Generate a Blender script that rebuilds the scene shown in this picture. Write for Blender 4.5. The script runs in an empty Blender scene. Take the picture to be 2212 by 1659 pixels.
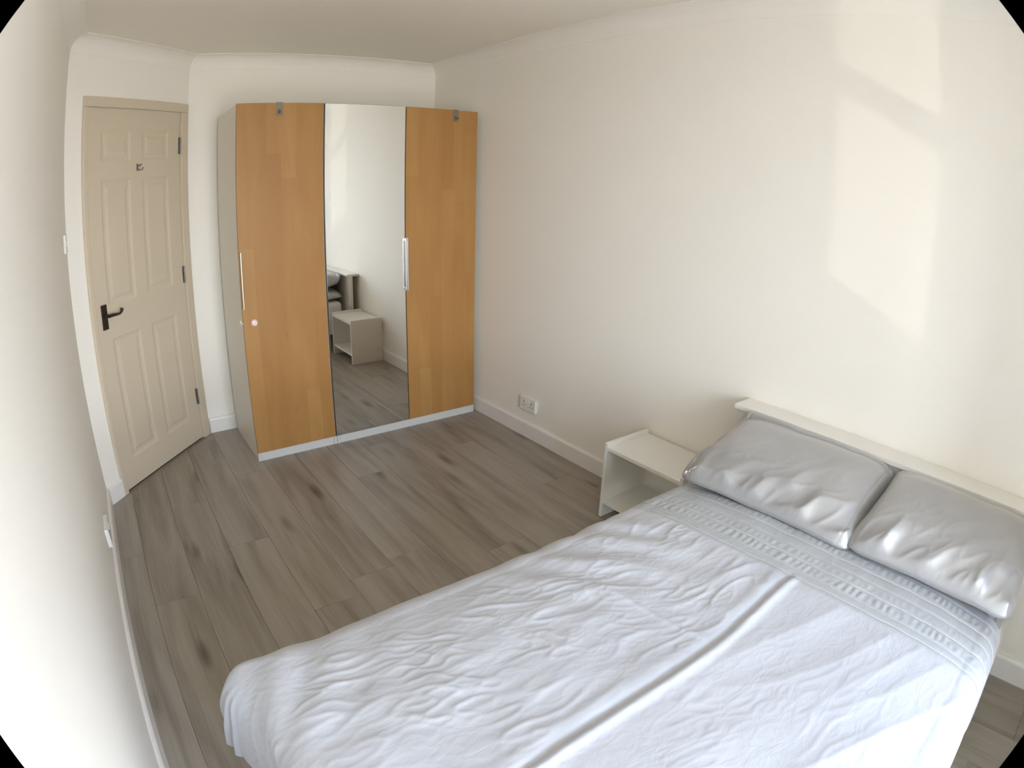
import bpy, bmesh, math, random
import numpy as np
from mathutils import Vector, Matrix

random.seed(7)
SC = bpy.context.scene
COL = SC.collection

# ------------------------------------------------------------------ camera
# clip-on fisheye lens: radial polynomial theta(r), r in sensor millimetres
CAM = Vector((-2.19907, -3.82719, 1.51073))
RIGHT = Vector((0.79621434, -0.60442707, 0.02665802))
UP = Vector((0.17292945, 0.269582, 0.94732304))
FWD = Vector((0.57977421, 0.74966223, -0.31916829))
cd = bpy.data.cameras.new('camera')
cam = bpy.data.objects.new('camera', cd)
COL.objects.link(cam)
M = Matrix((RIGHT, UP, -FWD)).transposed().to_4x4()
M.translation = CAM
cam.matrix_world = M
cd.sensor_fit = 'HORIZONTAL'
cd.sensor_width = 36.0
cd.sensor_height = 27.0
cd.clip_start = 0.02
cd.type = 'PANO'
KK = (0.8663, -0.0663, 0.0493, 0.0068)
lensprops = cd if hasattr(cd, 'panorama_type') else cd.cycles
lensprops.panorama_type = 'FISHEYE_LENS_POLYNOMIAL'
lensprops.fisheye_fov = 2 * 1.0547
lensprops.fisheye_polynomial_k0 = 0.0
SGN = -1.0
lensprops.fisheye_polynomial_k1 = SGN * KK[0] / 18
lensprops.fisheye_polynomial_k2 = SGN * KK[1] / 18 ** 2
lensprops.fisheye_polynomial_k3 = SGN * KK[2] / 18 ** 3
lensprops.fisheye_polynomial_k4 = SGN * KK[3] / 18 ** 4
SC.camera = cam

# ------------------------------------------------------------------ world, daylight, exposure
SC.view_settings.view_transform = 'Standard'
SC.view_settings.look = 'None'
SC.view_settings.gamma = 1.0
SC.view_settings.use_curve_mapping = False
SC.view_settings.exposure = 2.44
if hasattr(SC, 'cycles'):
    SC.cycles.max_bounces = 10
    SC.cycles.diffuse_bounces = 8
    SC.cycles.glossy_bounces = 4
    SC.cycles.transparent_max_bounces = 12
    SC.cycles.sample_clamp_indirect = 6.0
    SC.cycles.caustics_reflective = False
    SC.cycles.caustics_refractive = False

SKY_STRENGTH = 7.0
world = bpy.data.worlds.new('daylight')
SC.world = world
world.use_nodes = True
wn = world.node_tree
wn.nodes.clear()
wo = wn.nodes.new('ShaderNodeOutputWorld')
wb = wn.nodes.new('ShaderNodeBackground')
wr = wn.nodes.new('ShaderNodeValToRGB')
wm = wn.nodes.new('ShaderNodeMath'); wm.operation = 'MULTIPLY_ADD'
ws = wn.nodes.new('ShaderNodeSeparateXYZ')
wt = wn.nodes.new('ShaderNodeTexCoord')
wn.links.new(wt.outputs['Generated'], ws.inputs[0])
wn.links.new(ws.outputs['Z'], wm.inputs[0])
wm.inputs[1].default_value = 0.5; wm.inputs[2].default_value = 0.5
wn.links.new(wm.outputs[0], wr.inputs[0])
cr = wr.color_ramp
cr.elements[0].position = 0.46; cr.elements[0].color = (0.34, 0.335, 0.32, 1)      # sunlit ground
cr.elements[1].position = 0.50; cr.elements[1].color = (0.87, 0.935, 1.0, 1)        # hazy bright horizon
for p_, c_ in ((0.60, (0.82, 0.90, 1.0)), (0.75, (0.44, 0.60, 0.92)), (1.0, (0.24, 0.40, 0.78))):   # clear sky
    e = cr.elements.new(p_); e.color = (*c_, 1)
wn.links.new(wr.outputs[0], wb.inputs[0])
wb.inputs[1].default_value = SKY_STRENGTH
wn.links.new(wb.outputs[0], wo.inputs[0])

# room dimensions (metres)
YN = -4.4           # inner face of the short wall added past the bed for its shade
XN, YE = -0.83, -5.5  # made-up alcove before the glazed opening, shapes the daylight: its side face and end face
XL = -2.4564        # inner face of the left wall
ZC = 2.39
ROOM = [(0, 0), (-1.728, 0), (XL, -0.7249), (XL, YE), (XN, YE), (XN, YN), (0, YN)]   # wall corners, counter-clockwise
# window opening in the window wall
WX0, WX1, WZ0, WZ1 = -2.115, -0.90, 0.035, 2.10
TRANSOM = (0.80, 0.905)
MULLION = (-1.66, -1.60)

pl = bpy.data.lights.new('window_sky_portal', 'AREA')
pl.shape = 'RECTANGLE'; pl.size = WX1 - WX0; pl.size_y = WZ1 - WZ0
pl.cycles.is_portal = True if hasattr(pl, 'cycles') else False
po = bpy.data.objects.new('window_sky_portal', pl)
po.location = ((WX0 + WX1) / 2, YE - 0.16, (WZ0 + WZ1) / 2)
po.rotation_euler = Vector((0, 1, 0)).to_track_quat('-Z', 'Z').to_euler()
COL.objects.link(po)

# low sun thrown back up into the room by a pane across the street
bd = Vector((1, 1.3, 1.3 * 0.45)).normalized()
bl = bpy.data.lights.new('reflected_sun', 'AREA')
bl.shape = 'RECTANGLE'; bl.size = 0.46; bl.size_y = 2.4
bl.energy = 0.115
bl.color = (1.0, 0.95, 0.82)
bl.spread = math.radians(0.7)
bo = bpy.data.objects.new('reflected_sun', bl)
bo.location = Vector((0, -3.125, 1.80)) - bd * 5.5
bo.rotation_euler = bd.to_track_quat('-Z', 'Y').to_euler()
COL.objects.link(bo)

# ------------------------------------------------------------------ helpers
def tag(o, label=None, cat=None, group=None, kind=None):
    if label: o['label'] = label
    if cat: o['category'] = cat
    if group: o['group'] = group
    if kind: o['kind'] = kind
    return o

def thing(name, loc, label=None, cat=None, group=None, kind=None):
    o = bpy.data.objects.new(name, None)
    o.empty_display_size = 0.1
    o.location = loc
    COL.objects.link(o)
    return tag(o, label, cat, group, kind)

def root_loc(o):
    v = Vector((0, 0, 0))
    while o is not None:
        v = v + Vector(o.location)
        o = o.parent
    return v

def link_bm(name, bm, mat, parent=None, smooth=False, origin=None):
    """world-space bmesh -> one object; part origins sit at their parent's origin"""
    off = root_loc(parent) if parent else Vector(origin or (0, 0, 0))
    bmesh.ops.recalc_face_normals(bm, faces=bm.faces)
    if smooth:
        for f in bm.faces: f.smooth = True
    bmesh.ops.translate(bm, vec=-off, verts=bm.verts)
    me = bpy.data.meshes.new(name)
    bm.to_mesh(me); bm.free()
    me.materials.append(mat)
    o = bpy.data.objects.new(name, me)
    if parent: o.parent = parent
    else: o.location = off
    COL.objects.link(o)
    return o

def bm_box(lo, hi, bevel=0.0, seg=2):
    bm = bmesh.new()
    add_box(bm, lo, hi, bevel, seg)
    return bm

def add_box(bm, lo, hi, bevel=0.0, seg=2, mat=None):
    r = bmesh.ops.create_cube(bm, size=1.0)
    vs = r['verts']
    c = [(a + b) / 2 for a, b in zip(lo, hi)]
    s = [abs(b - a) for a, b in zip(lo, hi)]
    for v in vs:
        v.co = Vector((c[0] + v.co.x * s[0], c[1] + v.co.y * s[1], c[2] + v.co.z * s[2]))
    if bevel > 0:
        es = list({e for v in vs for e in v.link_edges})
        r2 = bmesh.ops.bevel(bm, geom=es, offset=bevel, segments=seg, affect='EDGES', profile=0.5)
        vs = list({v for f in r2['faces'] for v in f.verts} | {v for v in vs if v.is_valid})
    if mat is not None:
        bmesh.ops.transform(bm, matrix=mat, verts=[v for v in vs if v.is_valid])
    return vs

def box(name, lo, hi, mat, parent=None, bevel=0.0015, origin=None):
    return link_bm(name, bm_box(lo, hi, bevel), mat, parent, origin=origin)

def add_cyl(bm, p0, p1, r0, r1=None, seg=20, caps=True):
    p0 = Vector(p0); p1 = Vector(p1); r1 = r0 if r1 is None else r1
    ax = (p1 - p0).normalized()
    a = ax.orthogonal().normalized(); b = ax.cross(a)
    R0 = [bm.verts.new(p0 + (a * math.cos(t) + b * math.sin(t)) * r0) for t in [2 * math.pi * i / seg for i in range(seg)]]
    R1 = [bm.verts.new(p1 + (a * math.cos(t) + b * math.sin(t)) * r1) for t in [2 * math.pi * i / seg for i in range(seg)]]
    for i in range(seg):
        bm.faces.new((R0[i], R0[(i + 1) % seg], R1[(i + 1) % seg], R1[i]))
    if caps:
        bm.faces.new(R0[::-1]); bm.faces.new(R1)

def add_tube(bm, pts, r, seg=10):
    pts = [Vector(p) for p in pts]
    rings = []
    prev = None
    for i, p in enumerate(pts):
        t = (pts[min(i + 1, len(pts) - 1)] - pts[max(i - 1, 0)]).normalized()
        a = t.orthogonal().normalized() if prev is None else (prev - t * prev.dot(t)).normalized()
        prev = a
        b = t.cross(a)
        rr = r[i] if isinstance(r, (list, tuple)) else r
        rings.append([bm.verts.new(p + (a * math.cos(2 * math.pi * k / seg) + b * math.sin(2 * math.pi * k / seg)) * rr) for k in range(seg)])
    for A, B in zip(rings, rings[1:]):
        for k in range(seg):
            bm.faces.new((A[k], A[(k + 1) % seg], B[(k + 1) % seg], B[k]))
    bm.faces.new(rings[0][::-1]); bm.faces.new(rings[-1])

def add_lathe(bm, c, axis, prof, seg=28):
    """prof: list of (distance along axis, radius)"""
    c = Vector(c); ax = Vector(axis).normalized()
    a = ax.orthogonal().normalized(); b = ax.cross(a)
    rings = []
    for d, r in prof:
        rings.append([bm.verts.new(c + ax * d + (a * math.cos(2 * math.pi * k / seg) + b * math.sin(2 * math.pi * k / seg)) * max(r, 1e-5)) for k in range(seg)])
    for A, B in zip(rings, rings[1:]):
        for k in range(seg):
            bm.faces.new((A[k], A[(k + 1) % seg], B[(k + 1) % seg], B[k]))
    bm.faces.new(rings[0][::-1]); bm.faces.new(rings[-1])

def prism(bm, poly, z0, z1, inset=0.0, drop=0.0):
    """vertical prism over a polygon, optional small chamfer round the top"""
    n = len(poly)
    lo = [bm.verts.new((x, y, z0)) for x, y in poly]
    if inset > 0:
        mid = [bm.verts.new((x, y, z1 - drop)) for x, y in poly]
        ip = inset_poly(poly, inset)
        top = [bm.verts.new((x, y, z1)) for x, y in ip]
        rings = [lo, mid, top]
    else:
        top = [bm.verts.new((x, y, z1)) for x, y in poly]
        rings = [lo, top]
    for A, B in zip(rings, rings[1:]):
        for i in range(n):
            bm.faces.new((A[i], A[(i + 1) % n], B[(i + 1) % n], B[i]))
    bm.faces.new(lo[::-1]); bm.faces.new(top)

def inset_poly(poly, d):
    """offset a counter-clockwise polygon inwards by d (mitred)"""
    n = len(poly); out = []
    for i in range(n):
        p0 = Vector(poly[i - 1]); p1 = Vector(poly[i]); p2 = Vector(poly[(i + 1) % n])
        e1 = (p1 - p0).normalized(); e2 = (p2 - p1).normalized()
        n1 = Vector((-e1.y, e1.x)); n2 = Vector((-e2.y, e2.x))
        k = (n1 + n2); den = 1 + n1.dot(n2)
        out.append(tuple(p1 + k * (d / max(den, 1e-6))))
    return out

# ------------------------------------------------------------------ materials
def new_mat(name):
    m = bpy.data.materials.new(name); m.use_nodes = True
    nt = m.node_tree
    b = next(n for n in nt.nodes if n.type == 'BSDF_PRINCIPLED')
    return m, nt, b

def plain(name, col, rough=0.5, metal=0.0, spec=0.5, bump=0.0, bscale=60.0, coat=0.0, var=0.0):
    m, nt, b = new_mat(name)
    b.inputs['Base Color'].default_value = (*col, 1)
    b.inputs['Roughness'].default_value = rough
    b.inputs['Metallic'].default_value = metal
    b.inputs['Specular IOR Level'].default_value = spec
    b.inputs['Coat Weight'].default_value = coat
    tc = nt.nodes.new('ShaderNodeTexCoord')
    nz = nt.nodes.new('ShaderNodeTexNoise'); nz.inputs['Scale'].default_value = bscale; nz.inputs['Detail'].default_value = 4
    nt.links.new(tc.outputs['Object'], nz.inputs['Vector'])
    if var > 0:
        mr = nt.nodes.new('ShaderNodeMapRange'); mr.inputs['To Min'].default_value = 1 - var; mr.inputs['To Max'].default_value = 1 + var
        n2 = nt.nodes.new('ShaderNodeTexNoise'); n2.inputs['Scale'].default_value = 3.0; n2.inputs['Detail'].default_value = 3
        nt.links.new(tc.outputs['Object'], n2.inputs['Vector'])
        nt.links.new(n2.outputs['Fac'], mr.inputs['Value'])
        mx = nt.nodes.new('ShaderNodeVectorMath'); mx.operation = 'SCALE'
        mx.inputs[0].default_value = col
        nt.links.new(mr.outputs[0], mx.inputs['Scale'])
        nt.links.new(mx.outputs[0], b.inputs['Base Color'])
    if bump > 0:
        bp = nt.nodes.new('ShaderNodeBump'); bp.inputs['Strength'].default_value = bump; bp.inputs['Distance'].default_value = 0.002
        nt.links.new(nz.outputs['Fac'], bp.inputs['Height'])
        nt.links.new(bp.outputs[0], b.inputs['Normal'])
    return m

M_WALL = plain('wall_paint', (0.85, 0.82, 0.76), 0.75, spec=0.25, bump=0.12, bscale=180, var=0.012)
M_CEIL = plain('ceiling_paint', (0.84, 0.80, 0.725), 0.85, spec=0.2, bump=0.1, bscale=140, var=0.012)
M_GLOSS = plain('white_gloss_paint', (0.80, 0.785, 0.755), 0.32, bump=0.04, bscale=40)
M_DOOR = plain('door_paint', (0.61, 0.525, 0.405), 0.42, bump=0.06, bscale=90)
M_LAM = plain('white_laminate', (0.80, 0.785, 0.735), 0.36, bump=0.03, bscale=200)
M_CARC = plain('pale_carcass_laminate', (0.76, 0.735, 0.665), 0.4, bump=0.03, bscale=200)
M_PLINTH = plain('off_white_plinth', (0.62, 0.62, 0.60), 0.4)
M_ALU = plain('brushed_aluminium', (0.50, 0.49, 0.47), 0.36, metal=1.0, bump=0.05, bscale=300)
M_STEEL = plain('dull_grey_steel', (0.205, 0.185, 0.145), 0.5, metal=0.2)
M_BRONZE = plain('dark_bronze', (0.055, 0.043, 0.033), 0.35, metal=0.7)
M_CHROME = plain('worn_chrome', (0.26, 0.245, 0.22), 0.5, metal=0.8)
M_BLACK = plain('black_underlay', (0.012, 0.011, 0.010), 0.9)
M_MIRROR = plain('mirror_silver', (0.90, 0.91, 0.90), 0.015, metal=1.0)
M_EDGE = plain('dark_mirror_edge', (0.05, 0.05, 0.045), 0.4)
M_SOCK = plain('white_socket_plastic', (0.78, 0.765, 0.74), 0.35)
M_PINK = plain('pale_pink_plastic', (0.82, 0.66, 0.66), 0.35)
M_SHEET = plain('white_cotton_sheet', (0.74, 0.735, 0.73), 0.8, spec=0.2, bump=0.3, bscale=60)
M_THREAD = plain('pale_stitching', (0.66, 0.66, 0.65), 0.5)
M_PTHREAD = plain('grey_stitching', (0.40, 0.40, 0.39), 0.5)
M_UPVC = plain('white_window_plastic', (0.84, 0.84, 0.83), 0.3)
M_STRIP = plain('threshold_strip', (0.30, 0.26, 0.20), 0.45, metal=0.4)

def satin(name, col, rough, band=False, fine=0.18, sheen=0.25, metal=0.0):
    m, nt, b = new_mat(name)
    b.inputs['Roughness'].default_value = rough
    b.inputs['Specular IOR Level'].default_value = 0.6
    b.inputs['Metallic'].default_value = metal
    b.inputs['Sheen Weight'].default_value = sheen
    b.inputs['Sheen Roughness'].default_value = 0.4
    b.inputs['Base Color'].default_value = (*col, 1)
    tc = nt.nodes.new('ShaderNodeTexCoord')
    if band:      # ruched bands woven in a duller grey
        sp = nt.nodes.new('ShaderNodeSeparateXYZ')
        nt.links.new(tc.outputs['Object'], sp.inputs[0])
        rp = nt.nodes.new('ShaderNodeValToRGB'); rp.color_ramp.interpolation = 'LINEAR'
        mr = nt.nodes.new('ShaderNodeMapRange')
        mr.inputs['From Min'].default_value = band[0]; mr.inputs['From Max'].default_value = band[1]
        nt.links.new(sp.outputs['X'], mr.inputs['Value'])
        nt.links.new(mr.outputs[0], rp.inputs[0])
        els = rp.color_ramp.elements
        dull = tuple(c * k for c, k in zip(col, (0.82, 0.83, 0.79)))
        els[0].position = 0.0; els[0].color = (*col, 1)
        els[1].position = 1.0; els[1].color = (*col, 1)
        for p, c in ((0.03, dull), (0.97, dull)):
            q = els.new(p); q.color = (*c, 1)
        nt.links.new(rp.outputs[0], b.inputs['Base Color'])
    mp = nt.nodes.new('ShaderNodeMapping'); mp.inputs['Scale'].default_value = (14, 26, 20)
    nt.links.new(tc.outputs['Object'], mp.inputs['Vector'])
    nz = nt.nodes.new('ShaderNodeTexNoise'); nz.inputs['Scale'].default_value = 1.0; nz.inputs['Detail'].default_value = 5; nz.inputs['Distortion'].default_value = 0.8
    nt.links.new(mp.outputs[0], nz.inputs['Vector'])
    bp = nt.nodes.new('ShaderNodeBump'); bp.inputs['Strength'].default_value = fine; bp.inputs['Distance'].default_value = 0.006
    nt.links.new(nz.outputs['Fac'], bp.inputs['Height'])
    nt.links.new(bp.outputs[0], b.inputs['Normal'])
    return m

M_PILLOW = satin('silver_satin', (0.38, 0.376, 0.374), 0.34, fine=0.16, metal=0.35)
M_DUVET = satin('silver_duvet_cotton', (0.465, 0.475, 0.505), 0.42, band=(-0.82, -0.545), fine=0.30)

def wood_door():
    m, nt, b = new_mat('birch_veneer')
    N = nt.nodes.new; L = nt.links.new
    tc = N('ShaderNodeTexCoord'); sp = N('ShaderNodeSeparateXYZ'); L(tc.outputs['Object'], sp.inputs[0])
    def math_(op, a, bb=None, cc=None):
        n = N('ShaderNodeMath'); n.operation = op
        for i, v in enumerate((a, bb, cc)):
            if v is None: continue
            if isinstance(v, (int, float)): n.inputs[i].default_value = v
            else: L(v, n.inputs[i])
        return n.outputs[0]
    wob = math_('DIVIDE', sp.outputs['X'], 0.083)
    xi = math_('FLOOR', wob)
    wn1 = N('ShaderNodeTexWhiteNoise'); wn1.noise_dimensions = '1D'; L(xi, wn1.inputs['W'])
    zi = math_('FLOOR', math_('ADD', math_('DIVIDE', sp.outputs['Z'], 1.45), math_('MULTIPLY', wn1.outputs['Value'], 5.0)))
    cmb = N('ShaderNodeCombineXYZ'); L(xi, cmb.inputs[0]); L(zi, cmb.inputs[1])
    wn2 = N('ShaderNodeTexWhiteNoise'); wn2.noise_dimensions = '2D'; L(cmb.outputs[0], wn2.inputs['Vector'])
    mp = N('ShaderNodeMapping'); mp.inputs['Scale'].default_value = (9, 9, 1.4); L(tc.outputs['Object'], mp.inputs['Vector'])
    nz = N('ShaderNodeTexNoise'); nz.inputs['Scale'].default_value = 1.0; nz.inputs['Detail'].default_value = 6; nz.inputs['Distortion'].default_value = 0.7
    L(mp.outputs[0], nz.inputs['Vector'])
    mp2 = N('ShaderNodeMapping'); mp2.inputs['Scale'].default_value = (160, 160, 5); L(tc.outputs['Object'], mp2.inputs['Vector'])
    nf = N('ShaderNodeTexNoise'); nf.inputs['Scale'].default_value = 1.0; nf.inputs['Detail'].default_value = 3; L(mp2.outputs[0], nf.inputs['Vector'])
    f = math_('ADD', math_('MULTIPLY', wn2.outputs['Value'], 0.36), math_('ADD', math_('MULTIPLY', nz.outputs['Fac'], 0.75), math_('MULTIPLY', nf.outputs['Fac'], 0.18)))
    rp = N('ShaderNodeValToRGB')
    els = rp.color_ramp.elements
    els[0].position = 0.25; els[0].color = (0.32, 0.155, 0.045, 1)
    els[1].position = 1.05; els[1].color = (0.43, 0.238, 0.080, 1)
    q = els.new(0.65); q.color = (0.375, 0.192, 0.060, 1)
    L(f, rp.inputs[0])
    # small dark flecks
    mv = N('ShaderNodeMapping'); mv.inputs['Scale'].default_value = (9, 9, 3.2); L(tc.outputs['Object'], mv.inputs['Vector'])
    vo = N('ShaderNodeTexVoronoi'); vo.inputs['Scale'].default_value = 1.0; L(mv.outputs[0], vo.inputs['Vector'])
    mr = N('ShaderNodeMapRange'); mr.inputs['From Min'].default_value = 0.02; mr.inputs['From Max'].default_value = 0.10
    mr.inputs['To Min'].default_value = 0.84; mr.inputs['To Max'].default_value = 1.0; L(vo.outputs['Distance'], mr.inputs['Value'])
    sc = N('ShaderNodeVectorMath'); sc.operation = 'SCALE'; L(rp.outputs[0], sc.inputs[0]); L(mr.outputs[0], sc.inputs['Scale'])
    L(sc.outputs[0], b.inputs['Base Color'])
    b.inputs['Roughness'].default_value = 0.45
    b.inputs['Specular IOR Level'].default_value = 0.3
    return m
M_BIRCH = wood_door()

def wood_floor():
    m, nt, b = new_mat('grey_oak_laminate')
    N = nt.nodes.new; L = nt.links.new
    tc = N('ShaderNodeTexCoord'); oi = N('ShaderNodeObjectInfo')
    rnd = N('ShaderNodeVectorMath'); rnd.operation = 'SCALE'; rnd.inputs[0].default_value = (3.1, 7.7, 0); L(oi.outputs['Random'], rnd.inputs['Scale'])
    sc10 = N('ShaderNodeVectorMath'); sc10.operation = 'SCALE'; sc10.inputs['Scale'].default_value = 13.0; L(rnd.outputs[0], sc10.inputs[0])
    ad = N('ShaderNodeVectorMath'); ad.operation = 'ADD'; L(tc.outputs['Object'], ad.inputs[0]); L(sc10.outputs[0], ad.inputs[1])
    def mapped(s, typ='noise', detail=4, dist=0.0):
        mp = N('ShaderNodeMapping'); mp.inputs['Scale'].default_value = s; L(ad.outputs[0], mp.inputs['Vector'])
        if typ == 'noise':
            n = N('ShaderNodeTexNoise'); n.inputs['Scale'].default_value = 1.0; n.inputs['Detail'].default_value = detail; n.inputs['Distortion'].default_value = dist
        else:
            n = N('ShaderNodeTexVoronoi'); n.inputs['Scale'].default_value = 1.0
        L(mp.outputs[0], n.inputs['Vector'])
        return n
    tone = mapped((13, 1.1, 1), detail=3, dist=0.6)
    grain = mapped((110, 3.5, 1), detail=4, dist=0.4)
    kn = mapped((6.5, 1.7, 1), 'vor')
    def mth(op, a, bb):
        n = N('ShaderNodeMath'); n.operation = op
        for i, v in enumerate((a, bb)):
            if isinstance(v, (int, float)): n.inputs[i].default_value = v
            else: L(v, n.inputs[i])
        return n.outputs[0]
    kr = N('ShaderNodeMapRange'); kr.interpolation_type = 'SMOOTHSTEP'
    kr.inputs['From Min'].default_value = 0.03; kr.inputs['From Max'].default_value = 0.24; kr.inputs['To Min'].default_value = 0.40; kr.inputs['To Max'].default_value = 0.0
    L(kn.outputs['Distance'], kr.inputs['Value'])
    f = mth('ADD', mth('MULTIPLY', tone.outputs['Fac'], 0.72), mth('MULTIPLY', grain.outputs['Fac'], 0.26))
    f = mth('SUBTRACT', f, mth('MULTIPLY', kr.outputs[0], mth('MULTIPLY', tone.outputs['Fac'], 1.5)))
    f = mth('ADD', f, mth('MULTIPLY', mth('SUBTRACT', oi.outputs['Random'], 0.5), 0.10))
    rp = N('ShaderNodeValToRGB'); els = rp.color_ramp.elements
    els[0].position = 0.10; els[0].color = (0.085, 0.066, 0.049, 1)
    els[1].position = 0.75; els[1].color = (0.385, 0.348, 0.298, 1)
    q = els.new(0.36); q.color = (0.232, 0.201, 0.167, 1)
    q = els.new(0.50); q.color = (0.306, 0.271, 0.229, 1)
    L(f, rp.inputs[0]); L(rp.outputs[0], b.inputs['Base Color'])
    b.inputs['Roughness'].default_value = 0.40
    b.inputs['Specular IOR Level'].default_value = 0.4
    bp = N('ShaderNodeBump'); bp.inputs['Strength'].default_value = 0.08; bp.inputs['Distance'].default_value = 0.001
    L(grain.outputs['Fac'], bp.inputs['Height']); L(bp.outputs[0], b.inputs['Normal'])
    return m
M_FLOOR = wood_floor()

def glass_mat():
    m = bpy.data.materials.new('window_glass'); m.use_nodes = True
    nt = m.node_tree; nt.nodes.clear()
    o = nt.nodes.new('ShaderNodeOutputMaterial'); mx = nt.nodes.new('ShaderNodeMixShader')
    t = nt.nodes.new('ShaderNodeBsdfTransparent'); g = nt.nodes.new('ShaderNodeBsdfGlossy'); g.inputs['Roughness'].default_value = 0.01
    mx.inputs[0].default_value = 0.045
    nt.links.new(t.outputs[0], mx.inputs[1]); nt.links.new(g.outputs[0], mx.inputs[2])
    nt.links.new(mx.outputs[0], o.inputs[0])
    return m
M_GLASS = glass_mat()

# ------------------------------------------------------------------ room shell
TW = 0.25
def wall_seg(name, p, q, z0=-0.1, z1=ZC + 0.15, ext=0.0):
    """solid wall outside the inner line p->q (room on the left)"""
    p = Vector(p); q = Vector(q); d = (q - p).normalized(); n = Vector((d.y, -d.x))
    p2 = p - d * ext; q2 = q + d * ext
    bm = bmesh.new()
    prism(bm, [tuple(p2), tuple(p2 + n * TW), tuple(q2 + n * TW), tuple(q2)], z0, z1)
    return tag(link_bm(name, bm, M_WALL), kind='structure')

wall_seg('wall_back', ROOM[0], ROOM[1])
def door_wall():
    """diagonal wall, open by a finger's width below the door leaf"""
    p = Vector(ROOM[1]); q = Vector(ROOM[2]); d = (q - p).normalized(); n = Vector((d.y, -d.x))
    a = (Vector((-2.3469, -0.6159)) + Vector((0.70877312, 0.70543651)) * 0.787 - p).length
    b_ = (Vector((-2.3469, -0.6159)) - p).length
    L = (q - p).length
    def quad(t0, t1, o0, o1):
        return [tuple(p + d * t0 + n * o0), tuple(p + d * t0 + n * o1), tuple(p + d * t1 + n * o1), tuple(p + d * t1 + n * o0)]
    bm = bmesh.new()
    prism(bm, quad(0, L, 0, TW), 0.011, ZC + 0.15)
    prism(bm, quad(0, a, 0, TW), -0.1, 0.011)
    prism(bm, quad(b_, L, 0, TW), -0.1, 0.011)
    prism(bm, quad(a, b_, 0.10, TW), -0.1, 0.011)
    return tag(link_bm('wall_door', bm, M_WALL), kind='structure')
door_wall()
wall_seg('wall_left', ROOM[2], ROOM[3], ext=0.0)
wall_seg('wall_added_alcove', ROOM[4], ROOM[5])  # side of the made-up alcove, unseen, narrows the daylight from the window
wall_seg('wall_added_nib', ROOM[5], ROOM[6])  # short wall added to keep direct daylight off the near right wall
wall_seg('wall_right', ROOM[6], ROOM[0], ext=0.25)
# window wall with its opening
bm = bmesh.new()
y0, y1 = YE - 0.15, YE
for lo, hi in (((XL - TW, y0, -0.1), (WX0, y1, ZC + 0.15)), ((WX1, y0, -0.1), (XN + TW, y1, ZC + 0.15)),
               ((WX0, y0, -0.1), (WX1, y1, WZ0)), ((WX0, y0, WZ1), (WX1, y1, ZC + 0.15))):
    add_box(bm, lo, hi)
tag(link_bm('wall_front', bm, M_WALL), kind='structure')
bm = bmesh.new()
prism(bm, [(0.3, 0.3), (-2.8, 0.3), (-2.8, YE - 0.3), (0.3, YE - 0.3)], ZC, ZC + 0.12)
tag(link_bm('ceiling', bm, M_CEIL), kind='structure')

# floor: underlay slab with separate laminate planks
bm = bmesh.new()
prism(bm, [(0.3, 0.3), (-2.8, 0.3), (-2.8, YE - 0.3), (0.3, YE - 0.3)], -0.12, -0.010)
floor = tag(link_bm('floor', bm, M_BLACK), kind='structure')

def clip_poly(poly, a, b_, c):
    """keep a*x+b*y+c >= 0"""
    out = []
    for i in range(len(poly)):
        p, q = poly[i], poly[(i + 1) % len(poly)]
        dp = a * p[0] + b_ * p[1] + c; dq = a * q[0] + b_ * q[1] + c
        if dp >= 0: out.append(p)
        if (dp >= 0) != (dq >= 0):
            t = dp / (dp - dq); out.append((p[0] + t * (q[0] - p[0]), p[1] + t * (q[1] - p[1])))
    return out

PW, PLEN = 0.20, 1.29
rows = [-2.52 + PW * i for i in range(13)]
known = {-2.32: -1.71, -1.32: -1.86, -0.72: -1.55, -0.32: -1.70, -1.12: -1.09, -1.52: -0.62, -1.92: -1.42, -1.72: -2.02,
         -2.12: -0.92, -0.92: -0.75, -0.52: -1.02, -0.12: -0.6, -2.52: -1.3}
plank_cache = {}
dirv = Vector(ROOM[2]) - Vector(ROOM[1]); dn = dirv.normalized(); nrm = Vector((-dn.y, dn.x))
for x0 in rows:
    j = known[min(known, key=lambda k: abs(k - x0))]
    y = j + PLEN * 3
    while y > YE:
        a, b_ = y - PLEN, y
        y -= PLEN
        g = 0.0004
        poly = [(x0 + g, a + g), (x0 + PW - g, a + g), (x0 + PW - g, b_ - g), (x0 + g, b_ - g)]
        for A, B, C_ in ((1, 0, 0.008 - XL), (-1, 0, 0.008), (0, 1, -YE), (0, -1, 0.008)):
            # keep planks inside the walls, tucked 8 mm under the skirting line
            if poly: poly = clip_poly(poly, A, B, C_ if (A, B) != (1, 0) else -XL - 0.0)
        if poly:
            c0 = -(nrm.x * ROOM[1][0] + nrm.y * ROOM[1][1])
            poly = clip_poly(poly, nrm.x, nrm.y, c0)
        if poly and x0 + PW > XN:      # beyond the short wall only the made-up alcove has floor
            poly = clip_poly(poly, 0, 1, -YN) if x0 + PW / 2 > XN else poly
        if len(poly) < 3: continue
        ox, oy = poly[0]
        key = tuple((round(px - ox, 3), round(py - oy, 3)) for px, py in poly)
        if key in plank_cache:
            o = bpy.data.objects.new('plank', plank_cache[key]); o.parent = floor; o.location = (ox, oy, 0)
            COL.objects.link(o)
        else:
            bm = bmesh.new()
            prism(bm, [(px - ox, py - oy) for px, py in poly], -0.008, 0.0, 0.0009, 0.0009)
            o = link_bm('plank', bm, M_FLOOR, floor); o.location = (ox, oy, 0)
            plank_cache[key] = o.data

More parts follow.
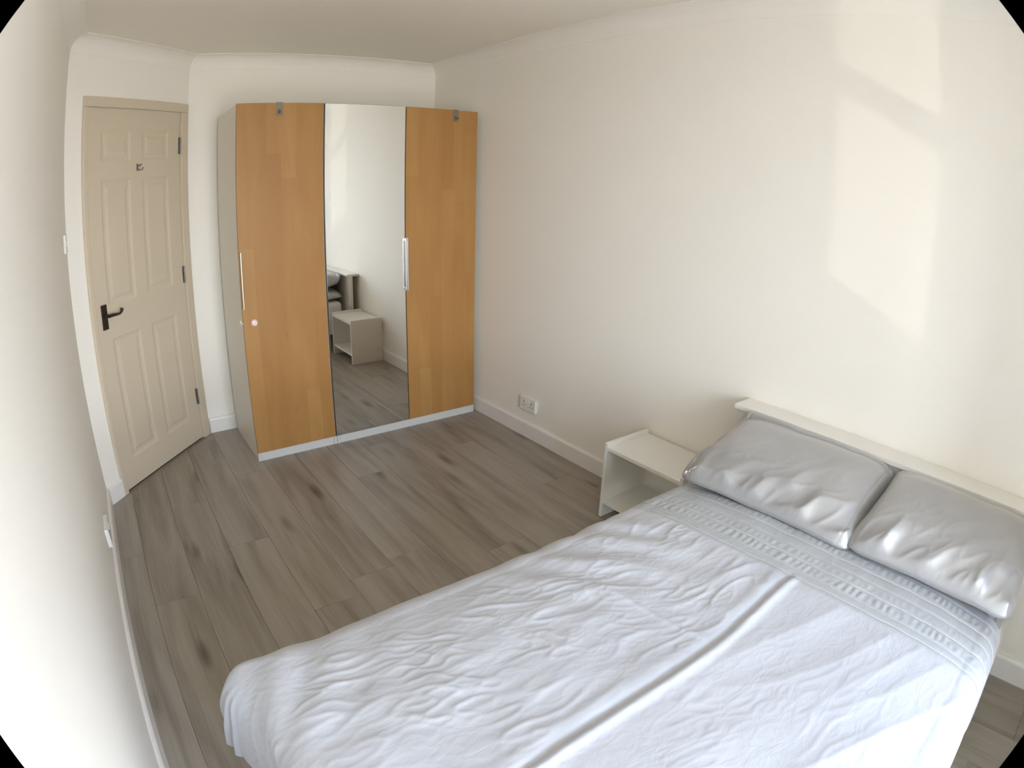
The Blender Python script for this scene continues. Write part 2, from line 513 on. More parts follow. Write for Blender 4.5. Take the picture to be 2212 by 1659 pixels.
# skirting and coving follow the wall polygon with mitred ends
def sweep(name, i, prof, mat, t0=None, t1=None):
    """prof: list of (inset, z). Runs along ROOM[i]->ROOM[i+1]; t0/t1 cut it square at distances along the wall"""
    n = len(ROOM); j = (i + 1) % n
    a = Vector(ROOM[i]); b_ = Vector(ROOM[j]); d = (b_ - a).normalized()
    nn = Vector((-d.y, d.x))
    bm = bmesh.new(); A = []; B = []
    for ins, z in prof:
        ip = inset_poly(ROOM, ins)
        pa = Vector(ip[i]) if t0 is None else a + d * t0 + nn * ins
        pb = Vector(ip[j]) if t1 is None else a + d * t1 + nn * ins
        A.append(bm.verts.new((pa.x, pa.y, z))); B.append(bm.verts.new((pb.x, pb.y, z)))
    m = len(prof)
    for k in range(m):
        bm.faces.new((A[k], A[(k + 1) % m], B[(k + 1) % m], B[k]))
    bm.faces.new(A[::-1]); bm.faces.new(B)
    return link_bm(name, bm, mat)

SK = [(0.0, 0.0), (0.015, 0.0), (0.015, 0.086), (0.0135, 0.092), (0.009, 0.0985), (0.006, 0.1), (0.0, 0.1)]
L_DW = dirv.length
DS0, DS1 = -0.036, 0.856          # architrave outer edges along the door wall (from its left corner origin)
d1 = Vector((-2.3469, -0.6159)); du = Vector((0.70877312, 0.70543651)); dnn = Vector((du.y, -du.x))
# distances measured from ROOM[1] along ROOM[1]->ROOM[2]
def along(s): return (Vector(ROOM[1]) - (d1 + du * s)).length
for nm, i, t0, t1 in (('baseboard_back', 0, None, None), ('baseboard_left', 2, None, None), ('baseboard_front', 3, None, WX0 - XL),
                      ('baseboard_added_alcove', 4, None, None), ('baseboard_added_nib', 5, None, None), ('baseboard_right', 6, None, None), ('baseboard_door', 1, along(DS0), None)):
    tag(sweep(nm, i, SK, M_GLOSS, t0, t1), kind='structure')
CV = 0.088
prof = [(0.0, ZC), (CV, ZC), (CV, ZC - 0.004)]
prof += [(CV - (CV - 0.0015) * math.sin(t) , ZC - 0.004 - (CV - 0.0055) * (1 - math.cos(t))) for t in [math.pi / 2 * k / 10 for k in range(1, 11)]]
prof += [(0.0, ZC - CV)]
for k in range(len(ROOM)):
    o = tag(sweep('trim_%d' % (k + 1), k, prof, M_WALL), kind='structure')

# ------------------------------------------------------------------ window (behind the camera)
win = thing('window_1', ((WX0 + WX1) / 2, YE - 0.05, WZ0), kind='structure')
wy0, wy1 = YE - 0.07, YE - 0.02
fw = 0.06
box('frame', (WX0, wy0, WZ0), (WX0 + fw, wy1, WZ1), M_UPVC, win)
box('frame', (WX1 - fw, wy0, WZ0), (WX1, wy1, WZ1), M_UPVC, win)
box('frame', (WX0 + fw, wy0, WZ0), (WX1 - fw, wy1, WZ0 + 0.05), M_UPVC, win)
box('frame', (WX0 + fw, wy0, WZ1 - 0.05), (WX1 - fw, wy1, WZ1), M_UPVC, win)
box('mullion', (MULLION[0], wy0, WZ0 + 0.05), (MULLION[1], wy1, WZ1 - 0.05), M_UPVC, win)
for xa, xb in ((WX0 + fw, MULLION[0]), (MULLION[1], WX1 - fw)):
    box('transom', (xa, wy0, TRANSOM[0]), (xb, wy1, TRANSOM[1]), M_UPVC, win)
    for za, zb in ((WZ0 + 0.05, TRANSOM[0]), (TRANSOM[1], WZ1 - 0.05)):
        ym = (wy0 + wy1) / 2
        box('pane', (xa, ym - 0.002, za), (xb, ym + 0.002, zb), M_GLASS, win, bevel=0)

# ------------------------------------------------------------------ door in the diagonal wall
def dpt(s, out, z):
    p = d1 + du * s + dnn * out
    return Vector((p.x, p.y, z))
DM = Matrix(((du.x, dnn.x, 0, d1.x), (du.y, dnn.y, 0, d1.y), (0, 0, 1, 0), (0, 0, 0, 1)))
def dbox(name, s0, s1, o0, o1, z0, z1, mat, parent, bevel=0.0015):
    bm = bmesh.new(); add_box(bm, (s0, o0, z0), (s1, o1, z1), bevel)
    bmesh.ops.transform(bm, matrix=DM, verts=bm.verts)
    return link_bm(name, bm, mat, parent)

dc = dpt(0.39, 0, 0)
door = thing('door_1', dc, 'cream six-panel door in the diagonal corner wall', kind='structure')
LW, LH, LZ = 0.787, 2.028, 0.010
bm = bmesh.new()
xs = [0, 0.105, 0.342, 0.440, 0.677, LW]
zs = [LZ, 0.165, 0.835, 1.005, 1.652, 1.745, 1.912, LH]
front, recess, back = 0.006, 0.001, -0.012
V = {}
def vv(x, o, z):
    k = (round(x, 4), round(o, 4), round(z, 4))
    if k not in V: V[k] = bm.verts.new(k)
    return V[k]
panels = []
BV = 0.016
for i in range(5):
    for j in range(7):
        xa, xb, za, zb = xs[i], xs[i + 1], zs[j], zs[j + 1]
        if i in (1, 3) and j in (1, 3, 5):
            panels.append((xa, xb, za, zb))
            o = [(xa, front, za), (xb, front, za), (xb, front, zb), (xa, front, zb)]
            n_ = [(xa + BV, recess, za + BV), (xb - BV, recess, za + BV), (xb - BV, recess, zb - BV), (xa + BV, recess, zb - BV)]
            for k in range(4):
                bm.faces.new((vv(*o[k]), vv(*o[(k + 1) % 4]), vv(*n_[(k + 1) % 4]), vv(*n_[k])))
            bm.faces.new([vv(*q) for q in n_])
        else:
            bm.faces.new([vv(xa, front, za), vv(xb, front, za), vv(xb, front, zb), vv(xa, front, zb)])
for i in range(5):
    for z in (LZ, LH):
        bm.faces.new([vv(xs[i], front, z), vv(xs[i + 1], front, z), vv(xs[i + 1], back, z), vv(xs[i], back, z)])
for j in range(7):
    for x in (0, LW):
        bm.faces.new([vv(x, front, zs[j]), vv(x, front, zs[j + 1]), vv(x, back, zs[j + 1]), vv(x, back, zs[j])])
bmesh.ops.transform(bm, matrix=DM, verts=bm.verts)
leaf = link_bm('door_leaf', bm, M_DOOR, door)
for xa, xb, za, zb in panels:
    bm = bmesh.new()
    m1, m2 = BV + 0.010, BV + 0.034
    o = [(xa + m1, recess - 0.001, za + m1), (xb - m1, recess - 0.001, za + m1), (xb - m1, recess - 0.001, zb - m1), (xa + m1, recess - 0.001, zb - m1)]
    t = [(xa + m2, recess + 0.004, za + m2), (xb - m2, recess + 0.004, za + m2), (xb - m2, recess + 0.004, zb - m2), (xa + m2, recess + 0.004, zb - m2)]
    lo = [bm.verts.new(q) for q in o]; hi = [bm.verts.new(q) for q in t]
    for k in range(4): bm.faces.new((lo[k], lo[(k + 1) % 4], hi[(k + 1) % 4], hi[k]))
    bm.faces.new(hi); bm.faces.new(lo[::-1])
    bmesh.ops.transform(bm, matrix=DM, verts=bm.verts)
    link_bm('panel', bm, M_DOOR, leaf)
# architrave and threshold
dbox('architrave', DS0, -0.003, 0.0, 0.020, 0.0, 2.031, M_DOOR, door, 0.004)
dbox('architrave', LW + 0.003, DS1, 0.0, 0.020, 0.0, 2.031, M_DOOR, door, 0.004)
dbox('architrave', DS0, DS1, 0.0, 0.020, 2.031, 2.085, M_DOOR, door, 0.004)
dbox('threshold', -0.003, LW + 0.003, 0.0015, 0.026, 0.0, 0.004, M_STRIP, door, 0.001)
for z in (1.829, 1.055, 0.285):
    bm = bmesh.new()
    add_box(bm, (LW - 0.014, front, z - 0.05), (LW + 0.003, front + 0.0016, z + 0.05), 0.0)
    for k in range(5):
        add_cyl(bm, (LW + 0.0015, front + 0.0055, z - 0.05 + k * 0.0202), (LW + 0.0015, front + 0.0055, z - 0.05 + k * 0.0202 + 0.0190), 0.0062, seg=14)
    bmesh.ops.transform(bm, matrix=DM, verts=bm.verts)
    link_bm('hinge', bm, M_CHROME, door)
# lever handle
hp = dbox('handle_plate', 0.042, 0.083, front, front + 0.008, 0.893, 1.022, M_BRONZE, leaf, 0.002)
bm = bmesh.new()
add_cyl(bm, (0.062, front + 0.008, 0.965), (0.062, front + 0.045, 0.965), 0.010, 0.009)
add_tube(bm, [(0.058, front + 0.045, 0.965), (0.085, front + 0.048, 0.966), (0.115, front + 0.048, 0.963), (0.145, front + 0.046, 0.962), (0.160, front + 0.043, 0.970), (0.168, front + 0.041, 0.982)],
         [0.009, 0.009, 0.0075, 0.006, 0.008, 0.011], 12)
add_cyl(bm, (0.062, front + 0.008, 0.920), (0.062, front + 0.011, 0.920), 0.005)
bmesh.ops.transform(bm, matrix=DM, verts=bm.verts)
link_bm('lever', bm, M_BRONZE, hp, smooth=False)
# small coat hook on the leaf
bm = bmesh.new()
add_box(bm, (0.392, front, 1.690), (0.404, front + 0.003, 1.728), 0.001)
add_tube(bm, [(0.398, front + 0.003, 1.716), (0.400, front + 0.022, 1.716), (0.403, front + 0.030, 1.722)], [0.004, 0.004, 0.005], 10)
add_tube(bm, [(0.398, front + 0.003, 1.700), (0.400, front + 0.018, 1.692), (0.410, front + 0.030, 1.694), (0.416, front + 0.032, 1.704)], 0.004, 10)
bmesh.ops.transform(bm, matrix=DM, verts=bm.verts)
link_bm('coat_hook', bm, M_CHROME, leaf)

# ------------------------------------------------------------------ wardrobes
WH, FY, BY = 1.989, -0.6116, -0.044
XA, XB, XC_ = -1.5416, -1.0416, -0.0416
DT = 0.018
FC = FY + DT              # carcass front
def carcass(x0, x1, root):
    p = 0.018
    box('side_panel', (x0, FC + 0.0005, 0), (x0 + p, BY, WH - 0.002), M_CARC, root, 0.001)
    box('side_panel', (x1 - p, FC + 0.0005, 0), (x1, BY, WH - 0.002), M_CARC, root, 0.001)
    box('top_panel', (x0 + p, FC + 0.0005, WH - 0.020), (x1 - p, BY, WH - 0.002), M_CARC, root, 0.001)
    box('bottom_panel', (x0 + p, FC + 0.0005, 0.052), (x1 - p, BY, 0.070), M_CARC, root, 0.001)
    box('back_panel', (x0 + p, BY - 0.006, 0.052), (x1 - p, BY, WH - 0.020), M_CARC, root, 0)
    box('plinth', (x0 + p + 0.001, FY + 0.005, 0.0), (x1 - p - 0.001, FC + 0.012, 0.050), M_PLINTH, root, 0.0008)
    for xa, xb in ((x0, x0 + p), (x1 - p, x1)):
        box('plinth_end', (xa, FY + 0.004, 0.0), (xb - 0.0, FC, 0.050), M_PLINTH, root, 0.0008)

def bar_handle(x, z0, z1, parent, w=0.0065, out=0.022):
    bm = bmesh.new()
    add_box(bm, (x - w / 2, FY - out, z0), (x + w / 2, FY - out + 0.010, z1), 0.0015)
    for z in (z0 + 0.012, z1 - 0.012):
        add_box(bm, (x - w / 2, FY - out + 0.009, z - 0.006), (x + w / 2, FY + 0.0005, z + 0.006), 0.001)
    return link_bm('handle', bm, M_ALU, parent)

w1 = thing('wardrobe', ((XA + XB) / 2, (FY + BY) / 2, 0), 'narrow single-door wardrobe with birch veneer door beside the panelled door', 'wardrobe', 'wardrobe units')
carcass(XA, XB - 0.001, w1)
G = 0.0018
d_l = box('door', (XA + 0.0005, FY, 0.052), (XB - 0.010, FC - 0.001, WH), M_BIRCH, w1, 0.001)
tag(d_l, 'birch veneer door with pink knob')
bar_handle(XA + 0.007, 0.894, 1.200, d_l)
bm = bmesh.new()
add_lathe(bm, (-1.480, FY, 0.813), (0, -1, 0), [(0, 0.0185), (0.003, 0.0195), (0.006, 0.0175), (0.012, 0.0175), (0.016, 0.0150), (0.018, 0.008)], 28)
tag(link_bm('safety_knob', bm, M_PINK, d_l, smooth=False), 'round pale pink knob')
bm = bmesh.new()
add_lathe(bm, (XA, -0.560, 0.812), (-1, 0, 0), [(0, 0.012), (0.006, 0.012), (0.009, 0.009)], 20)
add_box(bm, (XA - 0.005, -0.600, 0.808), (XA + 0.001, -0.565, 0.816), 0.001)
link_bm('side_catch', bm, M_SOCK, w1)

w2 = thing('wardrobe', ((XB + XC_) / 2, (FY + BY) / 2, 0), 'wide two-door wardrobe with mirror door and birch door beside the long wall', 'wardrobe', 'wardrobe units')
carcass(XB + 0.001, XC_, w2)
XM = -0.5416
md = box('mirror_door', (XB - 0.003, FY + 0.004, 0.052), (XM - G, FC - 0.001, WH), M_EDGE, w2, 0.0008)
tag(md, 'full-height mirror door with thin dark edge')
box('mirror_glass', (XB - 0.0005, FY, 0.0535), (XM - G - 0.0025, FY + 0.004, WH - 0.0015), M_MIRROR, md, 0.0006)
d_r = box('door', (XM + G, FY, 0.052), (XC_ - 0.0005, FC - 0.001, WH), M_BIRCH, w2, 0.001)
bar_handle(XM - 0.0048, 0.894, 1.210, md)
bar_handle(XM + 0.0048, 0.894, 1.210, d_r)

# grey over-door hooks hung on the two birch doors
for x, lab in ((-1.303, 'grey metal over-door hook on top of the narrow wardrobe door'), (-0.201, 'grey metal over-door hook on top of the right-hand wardrobe door')):
    t = thing('over_door_hook', (x, FY, WH), lab, 'hook', 'hooks over the wardrobe doors')
    bm = bmesh.new()
    add_box(bm, (x - 0.017, FY - 0.0025, WH - 0.066), (x + 0.017, FY - 0.0005, WH + 0.0025), 0.0005)
    add_box(bm, (x - 0.017, FY - 0.0025, WH + 0.0005), (x + 0.017, FC + 0.004, WH + 0.0025), 0.0005)
    link_bm('strap', bm, M_STEEL, t)
    bm = bmesh.new()
    add_tube(bm, [(x - 0.004, FY - 0.002, WH - 0.040), (x - 0.004, FY - 0.012, WH - 0.052), (x - 0.004, FY - 0.026, WH - 0.058), (x - 0.004, FY - 0.036, WH - 0.050)], 0.0045, 10)
    add_box(bm, (x - 0.017, FY - 0.008, WH - 0.070), (x + 0.017, FY - 0.0005, WH - 0.058), 0.0015)
    link_bm('peg', bm, M_STEEL, t)

# ------------------------------------------------------------------ sockets and switch
def socket(name, origin, ax, out, label, cat, dep=0.018, w=0.146, h=0.086):
    """ax: unit vector along the wall (viewer's left to right), out: into the room; origin = lower-left on the wall"""
    o = Vector(origin); ax = Vector(ax); out = Vector(out); up = Vector((0, 0, 1))
    Mx = Matrix((( ax.x, out.x, 0, o.x), (ax.y, out.y, 0, o.y), (0, 0, 1, o.z), (0, 0, 0, 1)))
    t = thing(name, o + ax * (w / 2), label, cat)
    def part(nm, boxes, mat, par, bev):
        bm = bmesh.new()
        for lo, hi in boxes: add_box(bm, lo, hi, bev)
        bmesh.ops.transform(bm, matrix=Mx, verts=bm.verts)
        return link_bm(nm, bm, mat, par)
    pb = part('back_box', [((0.001, 0, 0.001), (w - 0.001, dep - 0.006, h - 0.001))], M_SOCK, t, 0.002)
    fp = part('faceplate', [((0, dep - 0.006, 0), (w, dep, h))], M_SOCK, t, 0.0025)
    return t, fp, part

def double_socket(origin, ax, out, label):
    t, fp, part = socket('wall_socket', origin, ax, out, label, 'socket')
    d = 0.018
    for cx in (0.036, 0.110):
        part('pin_hole', [((cx - 0.003, d - 0.001, 0.050), (cx + 0.003, d + 0.0003, 0.060))], M_BLACK, fp, 0)
        for dx in (-0.011, 0.011):
            part('pin_hole', [((cx + dx - 0.0035, d - 0.001, 0.031), (cx + dx + 0.0035, d + 0.0003, 0.036))], M_BLACK, fp, 0)
    for cx in (0.060, 0.086):
        part('rocker_switch', [((cx - 0.005, d - 0.001, 0.056), (cx + 0.005, d + 0.003, 0.074))], M_SOCK, fp, 0.001)
double_socket((0, -1.2417 + 0.146, 0.1771), (0, -1, 0), (-1, 0, 0), 'white double wall socket low on the long wall beyond the bedside table')
double_socket((XL, -1.475, 0.172), (0, 1, 0), (1, 0, 0), 'white double wall socket low on the left wall near the skirting')
t, fp, part = socket('light_switch', (XL, -0.905, 1.330), (0, 1, 0), (1, 0, 0), 'white light switch on the left wall beside the door', 'switch', dep=0.011, w=0.086)
part('rocker_switch', [((0.036, 0.010, 0.030), (0.050, 0.0135, 0.056))], M_SOCK, fp, 0.001)

# ------------------------------------------------------------------ bedside table
NX0, NX1, NY0, NY1 = -0.312, -0.018, -2.560, -2.104
ns = thing('bedside_table', ((NX0 + NX1) / 2, (NY0 + NY1) / 2, 0), 'white open bedside table with one low shelf between bed and wardrobe', 'bedside table')
box('side_panel', (NX0, NY1 - 0.016, 0), (NX1, NY1, 0.390), M_LAM, ns)
box('side_panel', (NX0, NY0, 0), (NX1, NY0 + 0.016, 0.390), M_LAM, ns)
box('top_panel', (NX0 + 0.004, NY0 + 0.016, 0.352), (NX1, NY1 - 0.016, 0.370), M_LAM, ns)
box('shelf', (NX0 + 0.006, NY0 + 0.016, 0.072), (NX1, NY1 - 0.016, 0.088), M_LAM, ns)
for z in (0.361, 0.080):
    for x in (-0.27, -0.165, -0.06):
        bm = bmesh.new(); add_cyl(bm, (x, NY1 - 0.001, z), (x, NY1 + 0.0006, z), 0.004, seg=14)
        link_bm('screw_cap', bm, M_CARC, ns)

# ------------------------------------------------------------------ bed frame, mattress
BY0, BY1 = -4.02, -2.632
bed = thing('bed_frame', (-1.05, (BY0 + BY1) / 2, 0), 'white double bed frame with flat headboard against the long wall', 'bed')
hbp = box('headboard_panel', (-0.104, BY0 + 0.006, 0.06), (-0.086, BY1 - 0.006, 0.688), M_LAM, bed)
box('headboard_cap', (-0.120, BY0, 0.688), (-0.002, BY1, 0.708), M_LAM, bed, 0.002)
for ya in (BY0 + 0.006, BY1 - 0.026):
    box('headboard_leg', (-0.086, ya, 0.0), (-0.060, ya + 0.020, 0.688), M_LAM, bed)
    box('side_rail', (-2.06, ya, 0.16), (-0.104, ya + 0.020, 0.30), M_LAM, bed)
box('foot_rail', (-2.08, BY0 + 0.006, 0.16), (-2.06, BY1 - 0.006, 0.30), M_LAM, bed)
for ya in (BY0 + 0.026, BY1 - 0.076):
    box('leg', (-2.058, ya, 0.0), (-2.008, ya + 0.05, 0.16), M_LAM, bed)
for k in range(12):
    x = -2.02 + k * 0.158
    box('slat', (x, BY0 + 0.027, 0.205), (x + 0.075, BY1 - 0.027, 0.222), M_LAM, bed, 0.002)
bm = bm_box((-2.045, -3.985, 0.2225), (-0.155, -2.675, 0.455), 0.045, 4)
tag(link_bm('mattress', bm, M_SHEET, origin=(-1.1, -3.33, 0.2225), smooth=True), 'white sheeted mattress under the grey duvet', 'mattress')

# ------------------------------------------------------------------ cloth helpers
class Perlin:
    def __init__(self, seed):
        r = np.random.RandomState(seed)
        self.p = r.permutation(512)
        a = r.rand(512) * 2 * np.pi
        self.gx, self.gy = np.cos(a), np.sin(a)
    def __call__(self, x, y):
        xi = np.floor(x).astype(int); yi = np.floor(y).astype(int)
        xf = x - xi; yf = y - yi
        u = xf ** 3 * (xf * (xf * 6 - 15) + 10); v = yf ** 3 * (yf * (yf * 6 - 15) + 10)
        def g(ix, iy, dx, dy):
            h = self.p[(self.p[ix & 511] + iy) & 511]
            return self.gx[h] * dx + self.gy[h] * dy
        n00 = g(xi, yi, xf, yf); n10 = g(xi + 1, yi, xf - 1, yf)
        n01 = g(xi, yi + 1, xf, yf - 1); n11 = g(xi + 1, yi + 1, xf - 1, yf - 1)
        return (n00 * (1 - u) + n10 * u) * (1 - v) + (n01 * (1 - u) + n11 * u) * v
P1, P2, P3, P4, P5 = [Perlin(s) for s in (3, 11, 23, 37, 51)]
def ridge(n, k=2.2):
    return np.clip(1 - np.abs(n) * k, 0, 1) ** 2
def sm(a, b_, x):
    t = np.clip((x - a) / (b_ - a), 0, 1); return t * t * (3 - 2 * t)
def gauss(x, s): return np.exp(-(x / s) ** 2)

def grid_mesh(name, P, mat, parent, origin=None, closed=None):
    """P: (n,m,3) world positions -> smooth grid object"""
    n, m, _ = P.shape
    off = np.array(root_loc(parent) if parent else (origin or (0, 0, 0)))
    idx = np.arange(n * m).reshape(n, m)
    q = np.stack([idx[:-1, :-1], idx[1:, :-1], idx[1:, 1:], idx[:-1, 1:]], -1).reshape(-1, 4)
    me = bpy.data.meshes.new(name)
    me.from_pydata((P.reshape(-1, 3) - off).tolist(), [], q.tolist())
    me.polygons.foreach_set('use_smooth', [True] * len(me.polygons))
    me.materials.append(mat)
    o = bpy.data.objects.new(name, me)
    if parent: o.parent = parent
    else: o.location = tuple(off)
    COL.objects.link(o)
    return o

# ------------------------------------------------------------------ duvet
X_HEAD, X_FOOT = -0.50, -2.016       # flat part along the bed
Y_L, Y_R = -2.765, -3.895            # flat part across the bed
R_L, R_F = 0.095, 0.118
DROP_L, DROP_R, DROP_F = 0.33, 0.33, 0.36
def duvet_pos(u, v, extra=0.0):
    """u: cloth x coordinate (runs past X_FOOT), v: cloth y coordinate (runs past Y_L / Y_R)"""
    ex = np.maximum(X_FOOT - u, 0)
    eyl = np.maximum(v - Y_L, 0); eyr = np.maximum(Y_R - v, 0)
    ey = eyl + eyr; sy = np.where(eyl > 0, 1.0, -1.0)
    e = (ex ** 4 + ey ** 4) ** 0.25 + 1e-9
    wx = ex / (np.hypot(ex, ey) + 1e-9); wy = ey / (np.hypot(ex, ey) + 1e-9)
    def hang_(q, r):
        an = np.minimum(q / r, 1.42); li = np.maximum(q - r * 1.42, 0)
        return r * np.sin(an) + li * math.cos(1.42), r * (1 - np.cos(an)) + li * math.sin(1.42), an
    ox, dx, ax = hang_(ex, R_F); oy, dy, ay = hang_(ey, R_L)
    down = (dx ** 4 + dy ** 4) ** 0.25
    ox = ox + 0.060 * gauss(v + 2.70, 0.11) * sm(0.02, 0.22, ex)       # door-side foot corner flares out
    ang = np.minimum(np.hypot(ax, ay), 1.42)
    cx = np.maximum(u, X_FOOT); cy = np.clip(v, Y_R, Y_L)
    # crown of the filling
    tx = (cx - X_HEAD) / (X_FOOT - X_HEAD); ty = (cy - Y_R) / (Y_L - Y_R)
    crown = 0.028 * (1 - (2 * ty - 1) ** 4) * np.clip(1.05 - tx ** 6, 0, 1)
    z0 = 0.518 + crown - 0.012 * sm(0.75, 1.0, tx)
    X = cx - ox; Y = cy + sy * oy; Z = z0 - down
    nx = -wx * np.sin(ang); ny = sy * wy * np.sin(ang); nz = np.cos(ang)
    # --- relief of the cloth
    h = 0.006 * P1(u * 2.3 + 5, v * 3.1) + 0.004 * P2(u * 5 + 1, v * 7)
    wu = u + 0.05 * P3(u * 4, v * 4); wv = v + 0.035 * P4(u * 3.2 + 9, v * 3.2) + 0.10 * (u + 1.2)
    left = sm(-3.36, -3.22, v)
    body = 1 - sm(-0.86, -0.80, u)
    # crinkles running along the bed in patches, stronger on the left half
    f1 = ridge(P2(wu * 2.4, wv * 8.0), 3.0); f2 = ridge(P3(wu * 6.5 + 3, wv * 19.0), 3.2); f3 = ridge(P5(wu * 15 + 1, wv * 36 + wu * 7), 2.8)
    g1 = sm(-0.10, 0.30, P1(u * 3.1 + 20, v * 3.6)); g2 = sm(-0.15, 0.25, P4(u * 4.3 + 7, v * 5.1)); g3 = sm(-0.05, 0.3, P2(u * 6 + 31, v * 7))
    amp = (0.40 + 0.70 * left) * (1 - 0.85 * sm(-2.86, -2.74, v))
    h += body * amp * (0.0034 * f1 * g1 + 0.0030 * f2 * g2 + 0.0022 * f3 * (0.25 + 0.75 * g3) + 0.0026 * P5(wu * 9 + 4, wv * 17))
    # soft folds fanning in from the left edge beside the table
    q = (u + 1.02) * 0.75 + (v + 2.72) * 0.55
    h += 0.006 * gauss(v + 2.86, 0.20) * sm(-1.55, -1.2, u) * (1 - sm(-0.95, -0.86, u)) * np.sin(q * 52 + 2.0 * P4(u * 4, v * 4))
    # left foot corner folds
    q2 = (u + 2.05) * 0.8 - (v + 2.75) * 0.65
    h += 0.004 * np.exp(-((u + 2.02) ** 2 + (v + 2.80) ** 2) / 0.055) * np.sin(q2 * 48 + 1.5 * P3(u * 5, v * 5))
    # long folds on the right half, towards the foot
    q3 = (v + 3.6) + 0.42 * (u + 1.0)
    h += body * (1 - left) * 0.004 * ridge(P4(q3 * 6.0, u * 1.1 + 4), 1.8)
    # pressed storage creases: one lengthwise, one crosswise
    vc = v + 3.312 + 0.006 * np.sin(u * 9)
    lw = (1 - sm(-0.84, -0.78, u))
    h += lw * (-0.009 * gauss(vc + 0.002, 0.009) + 0.0075 * gauss(vc + 0.022, 0.014) + 0.003 * gauss(vc - 0.03, 0.02))
    uc = u + 1.22 + 0.10 * (v + 3.15)
    h += 0.004 * gauss(uc, 0.009) * sm(-3.32, -3.25, v) * (1 - sm(-3.02, -2.94, v))
    # sewn band: ruched strips between stitched tucks
    ph = v * 2 * math.pi / 0.024 + 5.0 * P2(v * 9, u * 3)
    for a, b_, k in ((-0.600, -0.552, 0.8), (-0.705, -0.668, 0.5), (-0.765, -0.715, 1.0)):
        win_ = sm(a, a + 0.012, u) * (1 - sm(b_ - 0.012, b_, u))
        h += k * 0.0014 * win_ * (np.sin(ph) * (0.6 + 1.2 * P3(v * 5, u * 5)) + 1.6 * P5(u * 40, v * 60))
    for c in (-0.545, -0.610, -0.660, -0.712, -0.770, -0.800):
        h -= 0.0032 * gauss(u - c, 0.0045)
    h += 0.003 * (sm(-0.82, -0.80, u) * (1 - sm(-0.56, -0.54, u)))
    # hem flutes on the hanging sides
    hang = sm(0.10, 0.32, e)
    h += hang * 0.010 * np.sin((u * wy + v * wx) * 26 + 2.2 * P3(u * 3 + 7, v * 3))
    h = h + extra
    return np.stack([X + nx * h, Y + ny * h, Z + nz * h], -1)

NU, NV = 520, 440
uu = np.linspace(X_HEAD, X_FOOT - DROP_F, NU)
vvv = np.linspace(Y_L + DROP_L, Y_R - DROP_R, NV)
U, VV = np.meshgrid(uu, vvv, indexing='ij')
duvet = thing('duvet', (0, 0, 0), 'silver-grey crumpled duvet with ruched bands spread over the bed', 'duvet')
dv = grid_mesh('duvet_cover', duvet_pos(U, VV), M_DUVET, duvet)
so = dv.modifiers.new('thickness', 'SOLIDIFY'); so.thickness = 0.022; so.offset = -1
for c in (-0.610, -0.712, -0.800):
    vs = np.linspace(Y_L + 0.16, Y_R - 0.16, 420)
    pts = duvet_pos(np.full_like(vs, c) + 0.0012 * np.sin(vs * 60), vs, 0.0022)
    bm = bmesh.new(); add_tube(bm, [tuple(p) for p in pts], 0.0008, 5)
    tag(link_bm('stitching', bm, M_THREAD, duvet, smooth=True), 'pale stitched seam line')

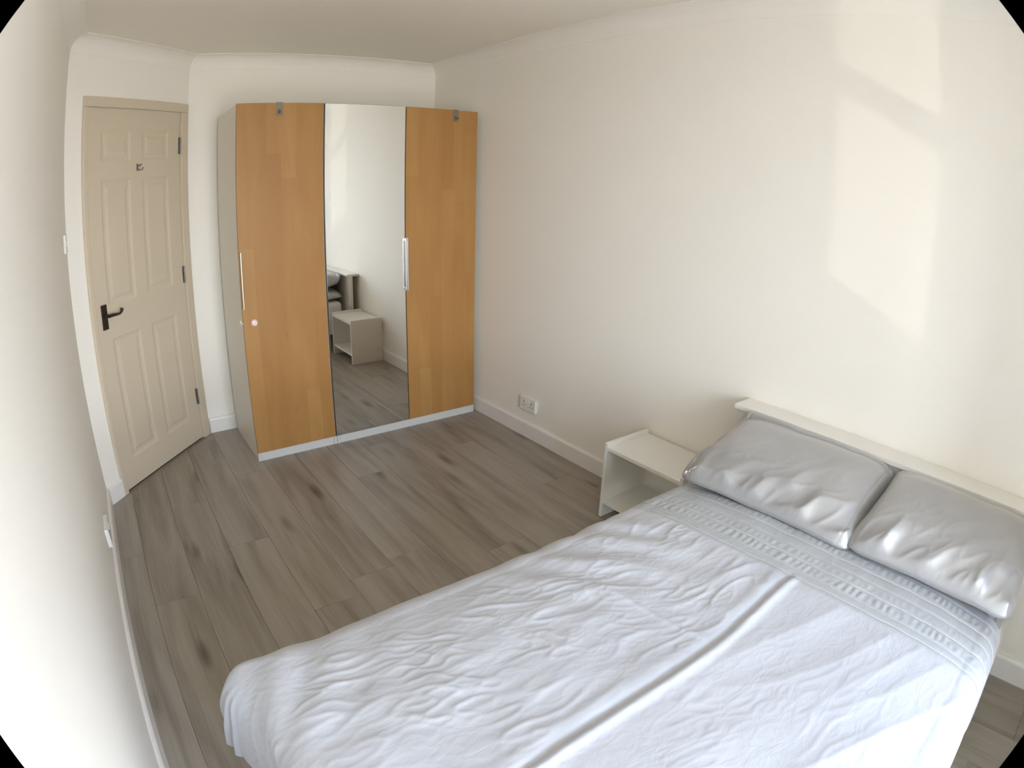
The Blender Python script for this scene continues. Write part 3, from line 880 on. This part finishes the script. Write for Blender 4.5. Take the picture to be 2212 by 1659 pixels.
# ------------------------------------------------------------------ pillows
def pillow(label, centre, w, d, T, tilt, yaw, seed, flange=(0.0, 0.0), front_pucker=1.0, sag=0.0, roll=0.0, curl=0.0):
    """w across the bed (y), d along the bed (x); local +a = towards the headboard, +b = towards the door side"""
    A, B, C2 = Perlin(seed), Perlin(seed + 1), Perlin(seed + 2)
    n, m = 120, 160
    a = np.linspace(-1, 1, n); b_ = np.linspace(-1, 1, m)
    AA, BB = np.meshgrid(a, b_, indexing='ij')
    root = thing('pillow', centre, label, 'pillow', 'satin pillows at the headboard')
    verts = []
    ca, fa = math.cos(tilt), math.sin(tilt)
    for side in (1, -1):
        fa_ = 1.0; fb_ = 1.0
        qa = np.clip(np.abs(AA) / fa_, 0, 1); qb = np.clip(np.abs(BB) / fb_, 0, 1)
        th = ((1 - np.where(AA < 0, qa ** 2.3, qa ** 3.4)) ** 0.62 * (1 - qb ** 6) ** 0.55) * T / 2
        # sides drawn in a little, corners left pointed
        X = AA * d / 2 * (1 - 0.04 * (1 - BB ** 2) - 0.08 * BB ** 14)
        Y = BB * w / 2 * (1 - 0.03 * (1 - AA ** 2) - 0.06 * AA ** 14)
        dist_front = (AA + 1) * d / 2; dist_sideR = (1 + BB) * w / 2; dist_sideL = (1 - BB) * w / 2
        puck = np.exp(-(dist_front / 0.13) ** 1.5)
        xx, yy = X * 1.0, Y * 1.0
        f = np.clip(1 - np.abs(A(yy * 6.0 + xx * 6 + 0.4 * C2(xx * 9, yy * 9), xx * 5)) * 2.1, 0, 1) ** 1.25
        f2 = ridge(B(yy * 15 + xx * 9, xx * 9 + 2), 2.6)
        h = front_pucker * puck * sm(0, 0.03, dist_front) * (0.026 * f + 0.006 * f2 - 0.010)
        h = h + 0.004 * C2(xx * 5, yy * 5) + 0.0009 * f2 * (0.3 + 0.7 * np.exp(-np.minimum(dist_sideL, dist_sideR) / 0.12))
        if flange[1]:   # stitched line inside the flat border
            h = h - 0.005 * gauss(np.abs(BB) - 0.885, 0.014) - 0.005 * gauss(AA - 0.80, 0.02)
        edge = np.minimum(np.minimum(1 - np.abs(AA), 1 - np.abs(BB)) * 12, 1)
        Z = (1.55 * th + 0.003 * edge + h * edge) if side > 0 else -(0.42 * th + 0.003 * edge)
        Z = Z + curl * sm(0.72, 1.0, AA) * (0.75 + 0.25 * BB) + 0.5 * curl * sm(0.80, 1.0, BB) * sm(0.2, 1.0, AA)
        # border and corners droop
        Z = Z - sag * (np.abs(BB) ** 6) * 0.5 + 0.004 * C2(xx * 10 + 3, yy * 10)
        x2 = X * ca - Z * fa; z2 = X * fa + Z * ca
        y2, z3 = Y * math.cos(roll) - z2 * math.sin(roll), Y * math.sin(roll) + z2 * math.cos(roll)
        gx = x2 * math.cos(yaw) - y2 * math.sin(yaw); gy = x2 * math.sin(yaw) + y2 * math.cos(yaw)
        verts.append(np.stack([centre[0] + gx, centre[1] + gy, centre[2] + z3], -1))
    top, bot = verts
    # stitch the two shells along the rim
    rim = np.ones((n, m), bool); rim[1:-1, 1:-1] = False
    mid = (top + bot) / 2
    top[rim] = mid[rim]; bot[rim] = mid[rim]
    off = np.array(centre)
    me = bpy.data.meshes.new('pillow_case')
    idx = np.arange(n * m).reshape(n, m)
    bidx = idx + n * m; bidx[rim] = idx[rim]
    q1 = np.stack([idx[:-1, :-1], idx[1:, :-1], idx[1:, 1:], idx[:-1, 1:]], -1).reshape(-1, 4)
    q2 = np.stack([bidx[:-1, :-1], bidx[:-1, 1:], bidx[1:, 1:], bidx[1:, :-1]], -1).reshape(-1, 4)
    allv = np.concatenate([top.reshape(-1, 3), bot.reshape(-1, 3)]) - off
    used = np.zeros(len(allv), bool); used[q1.ravel()] = True; used[q2.ravel()] = True
    remap = np.cumsum(used) - 1
    me.from_pydata(allv[used].tolist(), [], np.concatenate([remap[q1], remap[q2]]).tolist())
    me.polygons.foreach_set('use_smooth', [True] * len(me.polygons))
    me.materials.append(M_PILLOW)
    o = bpy.data.objects.new('pillow_case', me); o.parent = root; COL.objects.link(o)
    if flange[1]:
        for sgn in (1, -1):
            k = int((0.885 * sgn + 1) / 2 * (m - 1))
            pts = [tuple(top[i, k] + np.array([0, 0, 0.0015])) for i in range(6, n - 6, 2)]
            bm = bmesh.new(); add_tube(bm, pts, 0.0009, 5)
            link_bm('border_stitching', bm, M_PTHREAD, root, smooth=True)
    return root

pillow('grey satin pillow lying flat beneath the left pillow, its corner sticking out', (-0.312, -3.010, 0.489), 0.66, 0.36, 0.100, math.radians(4), 0.03, 101, (0, 1), 0.4)
pillow('grey satin pillow lying flat beneath the pillow farther from the table', (-0.312, -3.665, 0.485), 0.62, 0.36, 0.098, math.radians(4), -0.02, 111, (0, 1), 0.4)
pillow('silver satin pillow with bordered edge, nearer the bedside table', (-0.345, -3.045, 0.600), 0.69, 0.48, 0.130, math.radians(10.5), 0.02, 121, (0, 1), 1.0, 0.02, curl=0.045)
pillow('silver satin pillow with creased front edge, farther from the bedside table', (-0.338, -3.672, 0.605), 0.62, 0.47, 0.134, math.radians(10.5), -0.01, 134, (0, 0), 1.0, 0.0, curl=0.02)
